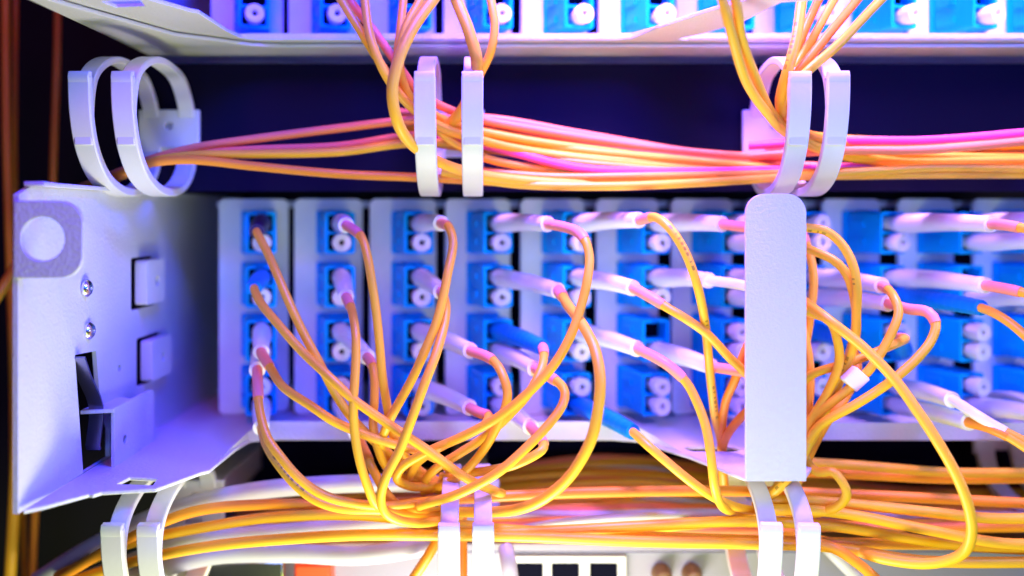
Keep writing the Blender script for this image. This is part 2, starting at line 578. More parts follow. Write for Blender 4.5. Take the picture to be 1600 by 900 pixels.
for c, r, p in [(1, 1, 'L'), (1, 2, 'L'), (1, 4, 'U'), (2, 1, 'L'), (2, 2, 'L'), (2, 3, 'L'), (2, 4, 'U'), (3, 1, 'L'), (3, 2, 'L'), (3, 3, 'L'), (3, 4, 'L'),
                (4, 1, 'L'), (4, 2, 'L'), (4, 4, 'U'), (5, 1, 'L'), (5, 2, 'L'), (5, 3, 'L'), (5, 4, 'U'),
                (6, 1, 'L'), (6, 2, 'L'), (6, 4, 'U'), (6, 4, 'L'), (7, 3, 'U'), (7, 3, 'L'), (7, 4, 'U'), (7, 4, 'L'),
                (8, 1, 'U'), (8, 1, 'L'), (8, 3, 'L'), (8, 4, 'U'), (9, 1, 'L'), (9, 3, 'U'), (10, 3, 'U'), (10, 3, 'L'), (10, 4, 'U')]:
    dust_cap(c, r, p)
for c in (1, 2, 4, 5, 6, 8, 9, 10, 11):
    dust_cap(c, 4, 'L', 'top')

# ------------------------------------------------------------------ cords plugged into the middle tray
R0 = 1.05


def cord(c, r, p, end, path, label, boot='boot', sleeve=7, sl_mat='sleeve', m='yellow', rad=R0, by=216.5, dark=False, blen=None, tail=None):
    """a patch cord: boot from the port to pixel `end` at depth by, then the jacket through the pixel path (u, v, y)"""
    a = port_point(c, r, p, 11.2)
    root = thing('patch_cable', label, 'patch cable', a, 0, 'patch cables plugged into the middle tray')
    e = P(end[0], end[1], end[2] if len(end) > 2 else by)
    k = a + NV * 7
    bp = spline([a, k, k.lerp(e, 0.55) + Vector((0, 0, 0.35)), e], 1.0)
    n = len(bp)
    prof = []
    for i in range(n):
        t = i / (n - 1)
        if t < 0.12: q = 1.9
        elif t < 0.16: q = 2.35
        else: q = 2.5 - 0.65 * max(0, (t - 0.35) / 0.65)
        if boot == 'blueboot' and 0.45 < t < 0.95: q *= 1 + 0.045 * math.sin(i * 2.1)
        if boot == 'boot' and t > 0.95: q += 0.12
        prof.append(q)
    bm = bmesh.new()
    tube(bm, bp, prof, 16)
    build('boot', bm, boot, root)
    d = (bp[-1] - bp[-3]).normalized()
    pts = [e - d * 3, e] + [P(*q) for q in path]
    sp = spline(pts, 1.1)
    if sleeve:
        L = 0; k2 = 1
        while k2 < len(sp) - 1 and L < sleeve + 3:
            L += (sp[k2] - sp[k2 - 1]).length; k2 += 1
        bm = bmesh.new()
        tube(bm, sp[:k2 + 1], [rad * 1.2] * k2 + [rad * 1.14], 12)
        build('strain_relief', bm, sl_mat, root)
    bm = bmesh.new()
    tube(bm, sp, rad, 12, roll=random.random() * 6.28)
    build('jacket', bm, m, root)
    return root


random.seed(7)
Y = 203
cord(1, 1, 'U', (401, 362, 222), [(418, 395, 217), (437, 438, 212), (455, 480, 209), (474, 520, 207), (497, 563, 205), (524, 615, 205), (546, 648, 205), (575, 680, 207), (612, 712, 210), (650, 738, 212), (700, 765, 214)],
     'pink to yellow cord leaving a dark boot in the top left adapter', 'darkboot', 0)
cord(1, 2, 'U', (397, 450, 219), [(408, 474, 213), (436, 508, 208), (471, 548, 204), (520, 594, 199), (551, 623, 198), (612, 666, 198), (666, 702, 198), (730, 748, 200), (772, 767, 203), (784, 771, 209)],
     'long straight pink cord slanting down to the middle lower ring', 'blueboot', 0)
cord(1, 3, 'U', (408, 550, 218), [(424, 577, 212), (442, 604, 207), (487, 635, 203), (523, 659, 202), (577, 682, 203), (615, 694, 204), (650, 704, 206), (690, 722, 210), (712, 748, 214)],
     'pink cord with lilac sleeve from the white boot, third adapter of the first column', sleeve=5)
cord(1, 3, 'L', (402, 578, 217), [(403, 605, 212), (406, 642, 207), (418, 684, 203), (437, 712, 201), (463, 743, 200), (490, 765, 200), (517, 778, 200), (556, 787, 201), (600, 791, 203), (650, 785, 207), (700, 778, 212)],
     'pink cord hanging straight down then sweeping right along the lower bundle', sleeve=8, m='yellowp')
cord(1, 4, 'L', (408, 668, 219), [(416, 695, 212), (432, 722, 207), (462, 758, 204), (494, 782, 203), (530, 794, 203), (580, 797, 204), (640, 797, 207), (700, 790, 212)],
     'yellow cord from the bottom adapter of the first column, lower of the sweeping pair', sleeve=0, m='yellowp')
cord(2, 1, 'U', (541, 352, 219), [(565, 371, 211), (574, 400, 208), (581, 440, 206), (587, 480, 205), (593, 536, 204), (598, 592, 204), (606, 640, 205), (614, 678, 206), (628, 705, 208), (655, 735, 212), (700, 760, 216)],
     'cord with bent sleeve dropping steeply from the top adapter of the second column', sleeve=7)
cord(2, 2, 'U', (541, 464, 218), [(551, 490, 208), (556, 525, 203), (556, 560, 201), (554, 600, 199), (552, 628, 198), (554, 672, 198), (561, 715, 198), (574, 758, 199), (588, 788, 201), (625, 803, 205), (690, 806, 212)],
     'vertical cord with printed ticks in front of the second column', sleeve=5, m='yellowp')
cord(2, 3, 'U', (574, 558, 217), [(582, 572, 212), (585, 592, 210), (585, 626, 208), (583, 664, 207), (590, 698, 207), (603, 728, 208), (625, 745, 211), (680, 750, 215)],
     'short pink cord bending down beside the third adapter of the second column', sleeve=4)
cord(2, 4, 'L', (556, 676, 218), [(566, 698, 214), (574, 715, 210), (585, 738, 207), (600, 765, 206), (620, 788, 207), (650, 800, 210), (700, 800, 216)],
     'cord with orange sleeve leaving the bottom adapter of the second column', sleeve=9, sl_mat='orange')
cord(3, 1, 'U', (689, 349, 218), [(702, 356, 212), (708, 380, 209), (700, 425, 205), (691, 470, 203), (680, 509, 202), (663, 550, 201), (645, 590, 201), (612, 650, 202), (600, 677, 204), (596, 700, 208), (620, 730, 213)],
     'pink cord arching from the top adapter of the third column, ending orange', sleeve=3)
cord(3, 2, 'U', (689, 456, 217), [(697, 478, 208), (694, 508, 204), (681, 554, 199), (664, 598, 196), (645, 650, 195), (625, 702, 195), (602, 748, 195), (595, 779, 196), (601, 800, 197), (620, 812, 199), (653, 817, 203), (685, 814, 208), (720, 805, 214)],
     'pink cord curving to a tight yellow hook at the lowest point of the tangle', sleeve=3, m='yellowp')
cord(3, 3, 'U', (735, 548, 215), [(770, 563, 208), (785, 585, 204), (793, 615, 202), (789, 638, 202), (779, 662, 203), (756, 702, 205), (730, 733, 207), (700, 755, 210), (660, 768, 214)],
     'cord with a kinked salmon sleeve bulging right from the third column', sleeve=7)
cord(3, 4, 'U', (734, 637, 215), [(752, 646, 209), (763, 650, 206), (757, 664, 203), (735, 676, 202), (705, 690, 201), (674, 703, 202), (628, 730, 204), (620, 748, 206), (643, 760, 209), (700, 757, 214)],
     'pink cord folded sharply back to the left near the tray lip', sleeve=9)
cord(4, 1, 'U', (856, 350, 216), [(900, 361, 207), (914, 375, 204), (921, 402, 202), (918, 436, 200), (909, 475, 199), (891, 526, 197), (864, 572, 196), (824, 615, 196), (781, 650, 197), (732, 678, 199), (690, 697, 202), (655, 720, 206), (640, 745, 211)],
     'long arc cord from the white boot, top adapter of the fourth column', sleeve=13)
cord(4, 2, 'U', (872, 454, 215), [(888, 478, 206), (910, 507, 198), (930, 547, 191), (938, 592, 187), (935, 637, 186), (926, 680, 186), (910, 715, 187), (885, 750, 189), (845, 782, 192), (808, 796, 196), (768, 800, 201), (720, 800, 207)],
     'thick yellow cord making the biggest loop, right of the tangle', sleeve=3, rad=1.2)
cord(4, 3, 'U', (848, 543, 214), [(849, 564, 209), (842, 586, 206), (824, 617, 204), (793, 651, 204), (756, 684, 205), (717, 709, 207), (680, 733, 209), (664, 755, 212), (690, 770, 216)],
     'pink cord from the blue boot, third adapter of the fourth column', 'blueboot', 2)
cord(4, 3, 'L', (836, 576, 214), [(856, 587, 207), (877, 602, 202), (883, 614, 200), (879, 632, 198), (860, 660, 196), (820, 702, 194), (781, 736, 193), (743, 759, 194), (705, 776, 196), (666, 787, 200), (655, 793, 206), (680, 798, 212)],
     'cord with an elbow at its sleeve, crossing in front of the lower middle ring', sleeve=10)
cord(4, 4, 'L', (829, 667, 214), [(843, 684, 208), (850, 694, 205), (846, 704, 203), (807, 725, 203), (770, 734, 205), (735, 739, 208), (690, 745, 213)],
     'pink cord folded back from the bottom adapter of the fourth column', sleeve=8)
cord(5, 1, 'U', (999, 344, 215), [(1025, 340, 207), (1045, 355, 203), (1068, 389, 201), (1086, 434, 201), (1097, 478, 203), (1104, 525, 206), (1108, 570, 210), (1113, 615, 214), (1118, 655, 217), (1127, 692, 220), (1130, 740, 222)],
     'cord rising then dropping into the oval slot, from the top adapter of the fifth column', sleeve=4, m='yellowp')
cord(5, 2, 'U', (989, 450, 214), [(1022, 468, 208), (1043, 481, 206), (1070, 497, 204), (1104, 521, 204), (1140, 559, 205), (1167, 585, 207), (1195, 625, 211), (1215, 690, 215), (1222, 760, 214)],
     'pink cord slanting behind the upright bracket from the second adapter of the fifth column', sleeve=8)
cord(5, 3, 'U', (996, 545, 213), [(1043, 570, 206), (1072, 597, 204), (1089, 628, 202), (1103, 667, 200), (1111, 713, 198), (1117, 762, 199), (1128, 790, 203), (1150, 800, 210), (1190, 800, 216)],
     'yellow cord dropping in front of the slotted tongue, third adapter of the fifth column', sleeve=12)
cord(5, 4, 'L', (989, 675, 211), [(1012, 696, 206), (1040, 720, 204), (1080, 753, 203), (1112, 775, 204), (1147, 791, 207), (1175, 797, 211), (1230, 800, 217)],
     'yellow and pink cord slanting down from the long blue boot', 'blueboot', 0, by=211)
cord(6, 1, 'U', (1129, 350, 215), [(1165, 355, 210), (1220, 354, 206), (1262, 356, 204), (1290, 361, 203), (1314, 380, 202), (1332, 412, 201), (1339, 448, 201), (1338, 490, 202), (1337, 522, 203), (1327, 561, 205), (1305, 606, 206), (1285, 642, 206), (1269, 680, 206), (1245, 730, 206), (1215, 765, 208), (1180, 790, 214)],
     'uppermost pink cord coming out right of the bracket and arching down', sleeve=11, m='yellowp')
cord(6, 2, 'U', (1108, 438, 216), [(1165, 447, 208), (1215, 464, 205), (1262, 487, 204), (1296, 501, 203), (1308, 530, 203), (1311, 566, 204), (1294, 612, 205), (1266, 660, 206), (1255, 700, 208), (1245, 760, 212)],
     'cord with a long white sleeve passing behind the bracket', sleeve=16, sl_mat='boot')
cord(6, 3, 'L', (1112, 573, 214), [(1148, 579, 209), (1190, 590, 207), (1235, 640, 208), (1250, 700, 209), (1240, 765, 212)],
     'pink cord disappearing behind the bracket from the third adapter of the sixth column', sleeve=7)
cord(7, 1, 'U', (1245, 352, 222), [(1270, 420, 218), (1262, 520, 216), (1235, 640, 214), (1225, 745, 214)],
     'cord almost hidden behind the bracket, top port of the seventh column', sleeve=3)
cord(7, 1, 'L', (1232, 380, 219), [(1262, 389, 209), (1303, 407, 205), (1322, 427, 203.5), (1333, 458, 203.5), (1338, 500, 205), (1330, 545, 207), (1312, 595, 208), (1285, 650, 208.5), (1265, 695, 208), (1225, 750, 209), (1190, 785, 214)],
     'cord with an orange sleeve under the uppermost one, right of the bracket', sleeve=9, sl_mat='orange')
cord(7, 2, 'U', (1225, 446, 218), [(1262, 475, 205), (1296, 501, 199), (1348, 542, 196), (1397, 592, 194), (1430, 637, 192), (1465, 690, 190), (1497, 748, 189), (1514, 795, 189), (1518, 833, 190), (1506, 863, 192), (1480, 876, 194), (1440, 881, 197), (1373, 872, 203), (1331, 858, 208), (1272, 842, 213), (1200, 838, 216)],
     'longest cord, crossing right of the bracket and looping under the bundle', sleeve=2, rad=1.15)
cord(7, 2, 'L', (1235, 476, 219), [(1258, 530, 214), (1266, 590, 212), (1262, 650, 210), (1258, 715, 208), (1278, 738, 204), (1301, 737, 201), (1318, 756, 200), (1323, 772, 200), (1313, 788, 202), (1285, 800, 207), (1230, 805, 213)],
     'yellow cord with a hairpin turn just right of the bracket foot', sleeve=3)
cord(8, 2, 'U', (1378, 446, 213), [(1396, 463, 206), (1404, 488, 203), (1396, 514, 202), (1379, 547, 202), (1359, 577, 202), (1325, 609, 203), (1298, 630, 204), (1268, 655, 206), (1240, 700, 209), (1215, 760, 213)],
     'pink cord with the white paper tag round it', sleeve=2)
cord(8, 2, 'L', (1388, 474, 212), [(1420, 483, 206), (1450, 488, 202), (1462, 505, 200), (1456, 530, 199), (1434, 559, 198), (1402, 588, 198), (1375, 608, 199), (1337, 632, 200), (1285, 662, 203), (1262, 690, 206), (1225, 760, 212)],
     'cord with the widest pink elbow, right of the bracket', sleeve=12)
cord(9, 3, 'L', (1405, 528, 222), [(1414, 530, 212), (1390, 541, 207), (1350, 558, 206), (1310, 571, 206.5), (1262, 590, 209), (1235, 640, 213), (1225, 740, 215)],
     'cable turning back left from the ribbed blue boot behind the loops', 'blueboot', 3, by=222)
cord(8, 3, 'U', (1330, 540, 222), [(1340, 575, 216), (1322, 620, 212), (1295, 655, 210), (1270, 700, 211), (1240, 770, 215)],
     'orange cord dropping behind the loops from the blue boot of the eighth column', 'blueboot', 0, m='orange')
cord(9, 1, 'U', (1549, 350, 208), [(1578, 353, 201), (1620, 362, 195), (1680, 385, 190)],
     'cord from the long white boot in the upper port at top right', sleeve=8)
cord(9, 2, 'U', (1540, 446, 208), [(1570, 451, 202), (1605, 459, 197), (1670, 480, 192)],
     'pink and yellow cord leaving the frame from the second adapter of the ninth column', sleeve=8, m='yellowp')
cord(9, 2, 'L', (1533, 481, 209), [(1562, 494, 203), (1590, 514, 199), (1625, 550, 195), (1660, 620, 193)],
     'pink cord drooping from the ribbed blue boot at the right edge', 'blueboot', 0)
cord(9, 4, 'U', (1488, 625, 213), [(1525, 648, 206), (1556, 667, 203), (1605, 692, 199), (1660, 725, 196)],
     'cord with a slanting white sleeve at the lower right', sleeve=13, sl_mat='boot')
cord(9, 4, 'L', (1514, 660, 209), [(1545, 668, 204), (1575, 682, 201), (1610, 705, 198), (1660, 745, 195)],
     'cord with a brown sleeve under the white one at the lower right', sleeve=8, sl_mat='orange', m='yellowp')
cord(10, 1, 'U', (1655, 345, 210), [(1690, 350, 205), (1740, 365, 200)], 'cord cut by the right edge, upper port of the top adapter, tenth column')
cord(10, 1, 'L', (1650, 377, 211), [(1690, 390, 206), (1740, 420, 202)], 'cord cut by the right edge, lower port of the top adapter, tenth column')
cord(10, 2, 'L', (1640, 468, 211), [(1680, 480, 206), (1730, 510, 202)], 'cord cut by the right edge, second adapter of the tenth column')
cord(10, 4, 'L', (1638, 652, 211), [(1680, 670, 206), (1730, 700, 202)], 'cord cut by the right edge, bottom adapter of the tenth column')

# ------------------------------------------------------------------ paper tag on a cord
a, b = P(1349, 577, 202), P(1322, 602, 203)
bm = bmesh.new()
d = (b - a).normalized()
nrm = Vector((0, -1, 0))
side = d.cross(nrm).normalized()
vs = []
for off in (-1.35, 1.35):
    ring = []
    for t, s_ in ((0.15, -2.3), (0.15, 1.9), (0.95, 1.9), (0.95, -2.3)):
        ring.append(bm.verts.new(a.lerp(b, t) + side * s_ + nrm * off))
    vs.append(ring)
for k in range(4):
    bm.faces.new((vs[0][k], vs[0][(k + 1) % 4], vs[1][(k + 1) % 4], vs[1][k]))
bm.faces.new(vs[0]); bm.faces.new(vs[1][::-1])
tag(build('paper_tag', bm, 'label', origin=a, bevel=0.3), 'small white paper tag folded round a cord, right of the bracket', 'tag')


# ------------------------------------------------------------------ cable rings
def arc_pts(pts, step=1.0):
    return [(p.x, p.y) for p in spline([Vector((a, b, 0)) for a, b in pts], step)]


def cable_ring(x, y, z, label, rot=0.0, flat=1.0, gap=9.6, arm=0):
    root = thing('cable_ring', label, 'cable ring', (x, y, z), rot, 'white cable rings')
    root['_o'] = (0, 0, 0)
    bm = bmesh.new()
    sheet(bm, [(-8, -7), (-2.2, -7), (-2.2, -3.6), (2.2, -3.6), (2.2, -7), (8, -7), (8, 6.5), (-8, 6.5)], [circle(0, 2.2, 1.0, 14)],
          lambda a, b: (a, -1.8, b), (0, 1.6, 0))
    sheet(bm, [(-5, -6), (5, -6), (5, 5), (-5, 5)], [], lambda a, b: (a, -0.2, b), (0, 0.9, 0))
    build('base_plate', bm, 'plastic', root, local=True, bevel=0.3)
    lower = arc_pts([(-1.0, -5), (-2.2, -9.0), (-7, -13.2), (-15, -15.6), (-25, -15.2), (-33, -12.0), (-38.5, -6), (-41, 1), (-41.6, 6.0), (-41.6, 9.0 * flat)])
    upper = arc_pts([(-1.0, 4.5), (-2.6, 8.2), (-8, 12.8 * flat + 0.5), (-16, 15.2 * flat), (-25, 15.4 * flat), (-33, 13.0 * flat), (-37.6, 9.4 * flat), (-39.4, 4.5), (-39.8, -2), (-39.4, -6.0)])
    for sx in (-gap / 2, gap / 2):
        bm = bmesh.new()
        strip(bm, lower, 4.8, 2.0, lambda q, a, b: (q + sx, a, b))
        hoop = build('hoop', bm, 'plastic', root, local=True, bevel=0.3)
        bm = bmesh.new()
        strip(bm, upper, 4.0, 1.7, lambda q, a, b: (q + sx, a, b))
        build('gate', bm, 'plastic', root, local=True, bevel=0.3)
        bm = bmesh.new()
        zt = 9.0 * flat
        pr = [(-42.6, zt - 1.6), (-42.9, zt - 0.2), (-42.5, zt + 1.0), (-40.9, zt + 1.2), (-40.9, zt - 1.9)]
        sheet(bm, pr, [], lambda a, b: (sx - 2.3, a, b), (4.6, 0, 0))
        build('latch_lip', bm, 'plastic', hoop, local=True, bevel=0.2)
    if arm:
        bm = bmesh.new()
        box(bm, -5, 5, 0.8, arm, -4, 4)
        build('mount_arm', bm, 'plastic', root, local=True, bevel=0.3)
    del root['_o']
    return root


cable_ring(-86.7, 238, 22.0, 'pair of white cable rings at the upper left, nearly empty', gap=9.4)
cable_ring(-11.5, 238, 22.0, 'pair of white cable rings in the upper middle, cords dropping into it', 0.02, gap=10.4)
cable_ring(73.0, 238, 22.0, 'pair of white cable rings at the upper right, cords fanning up from it', -0.06, gap=8.2)
cable_ring(-79.5, 236, -75.2, 'pair of white cable rings under the left end of the tray', 0.0, 0.86, gap=7.8, arm=47.5)
cable_ring(-7.6, 236, -75.2, 'pair of white cable rings at the bottom middle behind the tangle', 0.02, 0.86, gap=7.4, arm=47.5)
cable_ring(66.0, 236, -75.2, 'pair of white cable rings at the bottom right below the bracket', -0.06, 0.86, gap=8.0, arm=47.5)
cable_ring(147, 262, -62, 'blurred white cable ring at the right edge of the black panel', -0.06, 0.86)


# ------------------------------------------------------------------ loose cables
def cable(pts, label, group=None, m='yellow', rad=R0, name='fibre_cable'):
    q = [P(*p) for p in pts]
    bm = bmesh.new()
    tube(bm, spline(q, 1.6), rad, 10, roll=random.random() * 6.28)
    o = build(name, bm, m, origin=q[0])
    tag(o, label, 'fibre cable', group)
    return o


# cords falling from the upper tray into the middle ring
g = 'cords falling from the upper tray into the middle ring'
cable([(500, -60, 212), (533, 0, 208), (566, 53, 206), (606, 117, 206), (633, 157, 208), (680, 195, 213), (760, 222, 219), (900, 245, 222), (1200, 262, 224)], 'leftmost yellow cord falling from the upper tray into the middle ring', g)
cable([(520, -60, 213), (547, 0, 210), (583, 47, 209), (626, 107, 210), (655, 145, 213), (720, 178, 219), (850, 205, 223), (1066, 236, 225), (1250, 250, 226)], 'salmon cord beside the leftmost one, falling into the middle ring', g, 'pink')
cable([(560, -60, 209), (570, 0, 205), (579, 60, 202), (600, 112, 202), (624, 148, 205), (665, 185, 211), (740, 215, 217), (850, 240, 221), (1066, 262, 223), (1250, 268, 224)], 'yellow cord with black print falling into the middle ring', g, 'yellowp')
cable([(632, -60, 214), (630, 0, 210), (625, 50, 208), (622, 100, 208), (640, 150, 211), (700, 190, 217), (800, 215, 221), (1000, 242, 225), (1250, 262, 230)], 'straight yellow cord behind the others over the middle ring', g)
cable([(720, -60, 200), (676, 0, 196), (646, 43, 193), (623, 93, 191), (613, 140, 191), (620, 187, 193), (640, 222, 198), (690, 255, 206), (760, 275, 214), (900, 288, 219), (1066, 284, 222), (1250, 272, 224)], 'thick yellow cord making a bow left of the middle ring', g, rad=1.3)
cable([(690, -60, 210), (657, 0, 206), (634, 43, 204), (624, 80, 204), (630, 130, 207), (660, 180, 213), (740, 240, 219), (900, 270, 222), (1100, 275, 223)], 'thin yellow cord crossing behind the thick bow', g)
cable([(690, -60, 205), (713, 0, 202), (733, 50, 200), (745, 95, 200), (742, 130, 205), (720, 175, 212), (690, 205, 219)], 'thick yellow cord entering the middle ring from above right', g, rad=1.4)
cable([(758, -60, 209), (767, 0, 206), (773, 40, 205), (767, 80, 205), (752, 112, 208), (725, 165, 214), (700, 200, 220)], 'rightmost yellow cord bowing into the middle ring', g)
g = 'cords gathered into the slot of the middle tongue'
cable([(1215, 470, 210), (1185, 510, 209), (1165, 547, 208), (1149, 592, 210), (1134, 628, 214), (1128, 673, 218), (1127, 705, 221), (1130, 760, 224)], 'orange cord bending into the slot just left of the bracket', g, 'orange')
cable([(1230, 600, 210), (1190, 625, 210), (1167, 643, 211), (1142, 671, 215), (1131, 692, 219), (1129, 712, 221), (1133, 770, 224)], 'orange cord slanting from behind the bracket into the slot', g, 'orange')
# cords fanning up from the right ring
g = 'cords fanning up from the upper right ring'
tail = [(1290, 225, 217), (1400, 245, 221), (1600, 240, 222), (1720, 232, 222)]
cable([(1105, -60, 178), (1129, 0, 178), (1143, 53, 181), (1166, 127, 189), (1199, 177, 199), (1232, 210, 210), (1300, 240, 218), (1400, 255, 222), (1650, 256, 223)], 'leftmost yellow cord dropping into the right ring', g, rad=1.05)
cable([(1130, -60, 179), (1149, 0, 179), (1159, 60, 183), (1180, 120, 192), (1207, 178, 203), (1245, 212, 213), (1310, 232, 219), (1450, 243, 222), (1650, 246, 223)], 'yellow cord close beside the leftmost one over the right ring', g, rad=1.05)
cable([(1262, -60, 206), (1253, 0, 203), (1243, 67, 200), (1229, 117, 200), (1220, 160, 203), (1232, 195, 210), (1290, 218, 217), (1400, 228, 222), (1650, 225, 223)], 'yellow cord with clear black print rising from the right ring', g, 'yellowp', rad=1.25)
cable([(1310, -60, 212), (1279, 0, 209), (1249, 67, 206), (1228, 115, 205), (1218, 165, 208), (1240, 205, 214), (1320, 228, 220), (1500, 238, 224), (1650, 236, 224)], 'orange cord tucked behind the printed one over the right ring', g, 'orange')
cable([(1340, -60, 209), (1303, 0, 206), (1266, 67, 204), (1236, 120, 203), (1222, 170, 206), (1250, 205, 213), (1310, 216, 219), (1450, 220, 223), (1650, 214, 224)], 'middle yellow cord of the fan over the right ring', g)
cable([(1390, -60, 207), (1339, 0, 204), (1279, 73, 201), (1236, 130, 201), (1224, 180, 206), (1270, 212, 214), (1350, 226, 220), (1500, 227, 223), (1650, 220, 224)], 'second yellow cord from the right in the fan over the right ring', g, 'orange')
cable([(1440, -60, 205), (1376, 0, 201), (1306, 73, 198), (1256, 117, 198), (1230, 150, 202), (1226, 185, 208), (1270, 225, 215), (1380, 248, 221), (1650, 250, 222)], 'rightmost yellow cord of the fan over the right ring', g)

# upper horizontal run
g = 'cables running sideways through the upper rings'
up_runs = [
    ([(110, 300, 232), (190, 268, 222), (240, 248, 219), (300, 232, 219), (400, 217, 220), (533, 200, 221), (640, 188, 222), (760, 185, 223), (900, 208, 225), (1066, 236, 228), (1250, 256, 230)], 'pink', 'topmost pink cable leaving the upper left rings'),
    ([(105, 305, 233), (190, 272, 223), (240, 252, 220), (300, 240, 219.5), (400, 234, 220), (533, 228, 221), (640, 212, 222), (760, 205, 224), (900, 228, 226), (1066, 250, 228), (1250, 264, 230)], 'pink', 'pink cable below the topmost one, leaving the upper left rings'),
    ([(108, 306, 231), (192, 274, 221), (245, 251, 217), (300, 243, 217), (400, 241, 218), (533, 237, 219), (640, 224, 221), (760, 228, 223), (900, 248, 225), (1066, 262, 227), (1250, 270, 229)], 'yellow', 'yellow cable under the two pink ones, upper left rings'),
    ([(100, 308, 232), (180, 276, 221), (240, 254, 216), (300, 250, 216), (400, 260, 217), (533, 272, 218), (650, 277, 219), (760, 283, 220), (900, 290, 221), (1100, 281, 223), (1300, 272, 224)], 'orange', 'lowest orange cable from the upper left rings, sagging to the middle ring'),
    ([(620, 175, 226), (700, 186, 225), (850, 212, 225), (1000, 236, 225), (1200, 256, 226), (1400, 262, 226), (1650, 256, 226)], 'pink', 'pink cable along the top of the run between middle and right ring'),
    ([(630, 200, 225), (750, 212, 223), (900, 234, 223), (1066, 250, 223), (1200, 262, 224), (1400, 268, 224), (1650, 266, 224)], 'yellow', 'bright yellow cable midway up the run between middle and right ring'),
    ([(650, 210, 224), (760, 228, 221), (900, 262, 220), (1000, 268, 220), (1200, 266, 222), (1400, 258, 223), (1650, 242, 223)], 'magenta', 'cable with magenta light in its colour dipping steeply between middle and right ring'),
    ([(660, 222, 224), (780, 236, 222), (900, 254, 221.5), (1066, 268, 221), (1200, 275, 222), (1400, 272, 223), (1650, 270, 223)], 'orange', 'orange cable in the thick of the run before the right ring'),
    ([(700, 262, 222), (850, 276, 220), (1000, 276, 219), (1200, 272, 220), (1400, 266, 221), (1650, 262, 221)], 'orange', 'orange cable low in the run between middle and right ring'),
    ([(690, 268, 218), (800, 287, 217), (950, 291, 217), (1100, 285, 218), (1250, 276, 220), (1400, 273, 221), (1650, 272, 221)], 'yellowp', 'printed yellow cable along the bottom of the run before the right ring'),
    ([(1170, 228, 226), (1300, 220, 219), (1450, 219, 217), (1650, 203, 217)], 'magenta', 'uppermost cable with magenta light in its colour, right of the right ring'),
    ([(1165, 245, 226), (1300, 236, 217), (1450, 234, 215), (1650, 216, 215)], 'pink', 'cable with pink light in its colour under the magenta one right of the right ring'),  # pink of the light carried by this jacket's colour
    ([(1180, 280, 220), (1300, 272, 219), (1450, 262, 219), (1650, 264, 219)], 'yellow', 'lowest yellow cable right of the right ring'),
]
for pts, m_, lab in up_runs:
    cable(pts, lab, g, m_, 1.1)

# lower bundle
g = 'cables packed in the lower bundle'
random.seed(21)
n = 0
for i in range(60):
    t = i / 59
    z0 = -60.6 - 16.0 * t + random.uniform(-0.6, 0.6)
    y0 = 267 - 40 * t + random.uniform(-3, 3)
    ph = random.uniform(0, 6.28); am = random.uniform(0.5, 1.6)
    pts = []
    right = -58 if i % 2 else -44
    xs = list(range(-62, 196, 14)) if i % 5 else list(range(-10, 196, 14))
    for x in xs:
        zz = z0 + am * math.sin(x * 0.035 + ph) + 0.4 * math.sin(x * 0.11 + ph * 2)
        k = min(1, max(0, (x - 68) / 30)); k = k * k * (3 - 2 * k)
        zz = zz * (1 - 0.45 * k) + 0.45 * k * -77
        # gather inside the rings
        for rx in (-7.6, 64.0):
            gk = math.exp(-((x - rx) / 16.0) ** 2)
            zz = zz * (1 - 0.55 * gk) + (-72 + (z0 + 68) * 0.7) * 0.55 * gk
        k = min(1, max(0, (-12 - x) / 40)); k = k * k * (3 - 2 * k)
        zz = zz * (1 - 0.42 * k) + 0.42 * k * -78.5
        if x < -50: zz -= (-50 - x) * 0.3
        yy = y0 + 2.0 * math.sin(x * 0.03 + ph)
        pts.append(Vector((x * yy / 222, yy, zz * yy / 222)))
    if i % 5:
        pts = [Vector((-122, y0 + 6, -120 - 4 * t)), Vector((-104, y0 + 4, -101 - 3 * t)), Vector((-86, y0 + 1, (z0 * 0.40 - 54) * y0 / 222))] + pts
    bm = bmesh.new()
    tube(bm, spline(pts, 2.2), random.choice((0.95, 1.05, 1.15)), 10)
    mm = ['orange', 'pink', 'yellow', 'orange', 'yellow', 'pink'][i % 6] if i % 12 != 8 else 'lilac'
    o = build('fibre_cable', bm, mm, origin=pts[0])
    if mm == 'lilac':
        lab = ['topmost', 'second', 'third', 'fourth', 'lowest'][n % 5] + ' of the thin white cables buried in the lower orange bundle'
        n += 1
        tag(o, lab, 'fibre cable', g)
    else:
        tag(o, 'blurred %s cable packed in the lower bundle behind the rings' % {'orange': 'orange', 'pink': 'salmon', 'yellow': 'yellow'}[mm], 'fibre cable', g + ', ' + mm)
